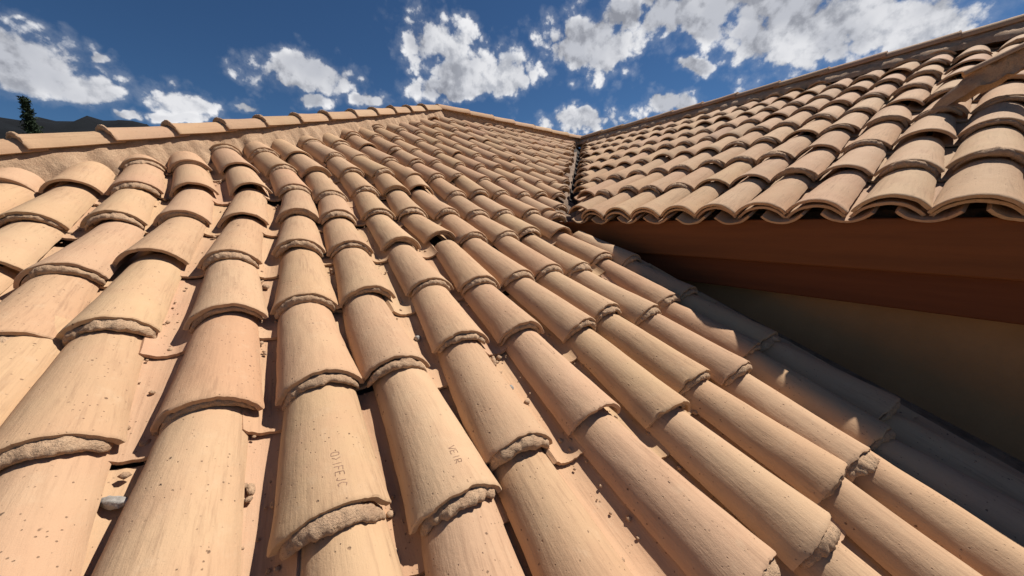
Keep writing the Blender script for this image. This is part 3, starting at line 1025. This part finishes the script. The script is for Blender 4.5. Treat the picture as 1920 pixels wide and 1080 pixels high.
# crumbs of mortar and grit dropped in the near channels
def crumbs():
    V = []; F = []; rs = random.Random(77)
    ico = [(0, 0, 1), (.89, 0, .45), (.28, .85, .45), (-.72, .53, .45), (-.72, -.53, .45), (.28, -.85, .45),
           (.72, .53, -.45), (-.28, .85, -.45), (-.89, 0, -.45), (-.28, -.85, -.45), (.72, -.53, -.45), (0, 0, -1)]
    fi = [(0, 1, 2), (0, 2, 3), (0, 3, 4), (0, 4, 5), (0, 5, 1), (1, 6, 2), (2, 7, 3), (3, 8, 4), (4, 9, 5), (5, 10, 1),
          (6, 7, 2), (7, 8, 3), (8, 9, 4), (9, 10, 5), (10, 6, 1), (11, 7, 6), (11, 8, 7), (11, 9, 8), (11, 10, 9), (11, 6, 10)]
    for k in range(1500):
        c = rs.randrange(-5, 8); j = rs.randrange(2, 10)
        La, ua = nose_pos(c, j); Lb, ub = nose_pos(c + 1, j)
        L = (La + Lb) / 2 + rs.uniform(-.045, .045); u = (ua + ub) / 2 + rs.gauss(0, .1) if k % 3 else ua + rs.uniform(0, .4)
        L += drift(u) * 0
        r = rs.choice((.0025, .003, .004, .005, .008)) * rs.uniform(.6, 1.2)
        P = surfA(L, u, -.100 + r * .4 + abs(L - (La + Lb) / 2) * .25)
        b = len(V)
        for q in ico: V.append(P + Vector((q[0] * rs.uniform(.6, 1.4), q[1] * rs.uniform(.6, 1.4), q[2] * rs.uniform(.5, 1.1))) * r)
        F += [tuple(b + i for i in f) for f in fi]
    o = link('mortar_grit', mesh_from('mortar_grit', V, F, M_MORT, True, 0), main_roof); o['kind'] = 'stuff'
crumbs()


# ------------------------------------------------------------------ ground, hills and the conifer behind
g = link('ground', mesh_from('ground', [(-3000, -3000, 0), (3000, -3000, 0), (3000, 3000, 0), (-3000, 3000, 0)], [(0, 1, 2, 3)], M_GROUND, False))
g['kind'] = 'structure'


def hills():
    V = []; F = []
    n, m = 220, 16
    for i in range(n + 1):
        az = math.radians(-120 + 230 * i / n)
        top = 10.2 if az < math.radians(-44) else 10.2 - (math.degrees(az) + 44) * .16
        top = max(top, 3.5)
        top += 1.0 * fb(math.degrees(az) * .16, 2.2, 0, 3) + .55 * fb(math.degrees(az) * .9, 5, 0, 4)
        R0 = 620
        hh = (R0 + 240) * math.tan(math.radians(top)) + H
        for k in range(m + 1):
            t = k / m
            R = R0 - 200 + 440 * t
            z = hh * (1 - (1 - t) ** 1.6) + 14 * fb(az * 40, t * 6, 1.2, 4) * math.sin(math.pi * t) ** .6 + 3.2 * fb(az * 260, t * 14, 4, 3) * min(1, t * 3)
            V.append((R * math.sin(az), R * math.cos(az), z if k else -3))
        V.append(((R0 + 480) * math.sin(az), (R0 + 480) * math.cos(az), -3))
    w = m + 2
    for i in range(n):
        for k in range(w - 1): F.append((i * w + k, (i + 1) * w + k, (i + 1) * w + k + 1, i * w + k + 1))
    o = link('hills', mesh_from('hills', V, F, M_HILL, True, 0)); o['kind'] = 'structure'
hills()


def conifer():
    D_ = 26.0; az = math.radians(-52.5)
    base = Vector((D_ * math.sin(az), D_ * math.cos(az), 0))
    top = H + D_ * math.tan(math.radians(12.0))
    t = empty('conifer_tree', base, 'slim dark green conifer rising behind the hip ridge at far left', 'tree')
    V = []; F = []
    for k in range(9):
        z = top * .96 * k / 8; r = .16 * (1 - k / 8.6)
        for a in range(8): V.append((r * math.cos(a * math.pi / 4) + .05 * math.sin(k), r * math.sin(a * math.pi / 4), z))
    for k in range(8):
        for a in range(8): F.append((k * 8 + a, k * 8 + (a + 1) % 8, (k + 1) * 8 + (a + 1) % 8, (k + 1) * 8 + a))
    link('trunk', mesh_from('trunk', V, F, M_BARK), t)
    rs = random.Random(5); V = []; F = []
    for b in range(420):
        z = rs.uniform(1.5, top); q = 1 - z / top
        rad = (.08 + .85 * q ** .8) * rs.uniform(.55, 1.15) if q > .02 else .1
        an = rs.uniform(0, 2 * math.pi); dirn = Vector((math.cos(an), math.sin(an), rs.uniform(.15, .5)))
        for s in range(16):
            f = (s + rs.random()) / 16
            P = Vector((0, 0, z)) + dirn * rad * f + Vector((rs.gauss(0, .05), rs.gauss(0, .05), rs.gauss(0, .06) - .1 * f))
            for _ in range(2):
                d1 = Vector((rs.gauss(0, 1), rs.gauss(0, 1), rs.gauss(0, 1))).normalized() * .085
                d2 = Vector((rs.gauss(0, 1), rs.gauss(0, 1), rs.gauss(0, 1))).normalized() * .05
                b0 = len(V); V += [P - d1, P + d2, P + d1]; F.append((b0, b0 + 1, b0 + 2))
    link('crown', mesh_from('crown', V, F, M_LEAF, False), t)
conifer()
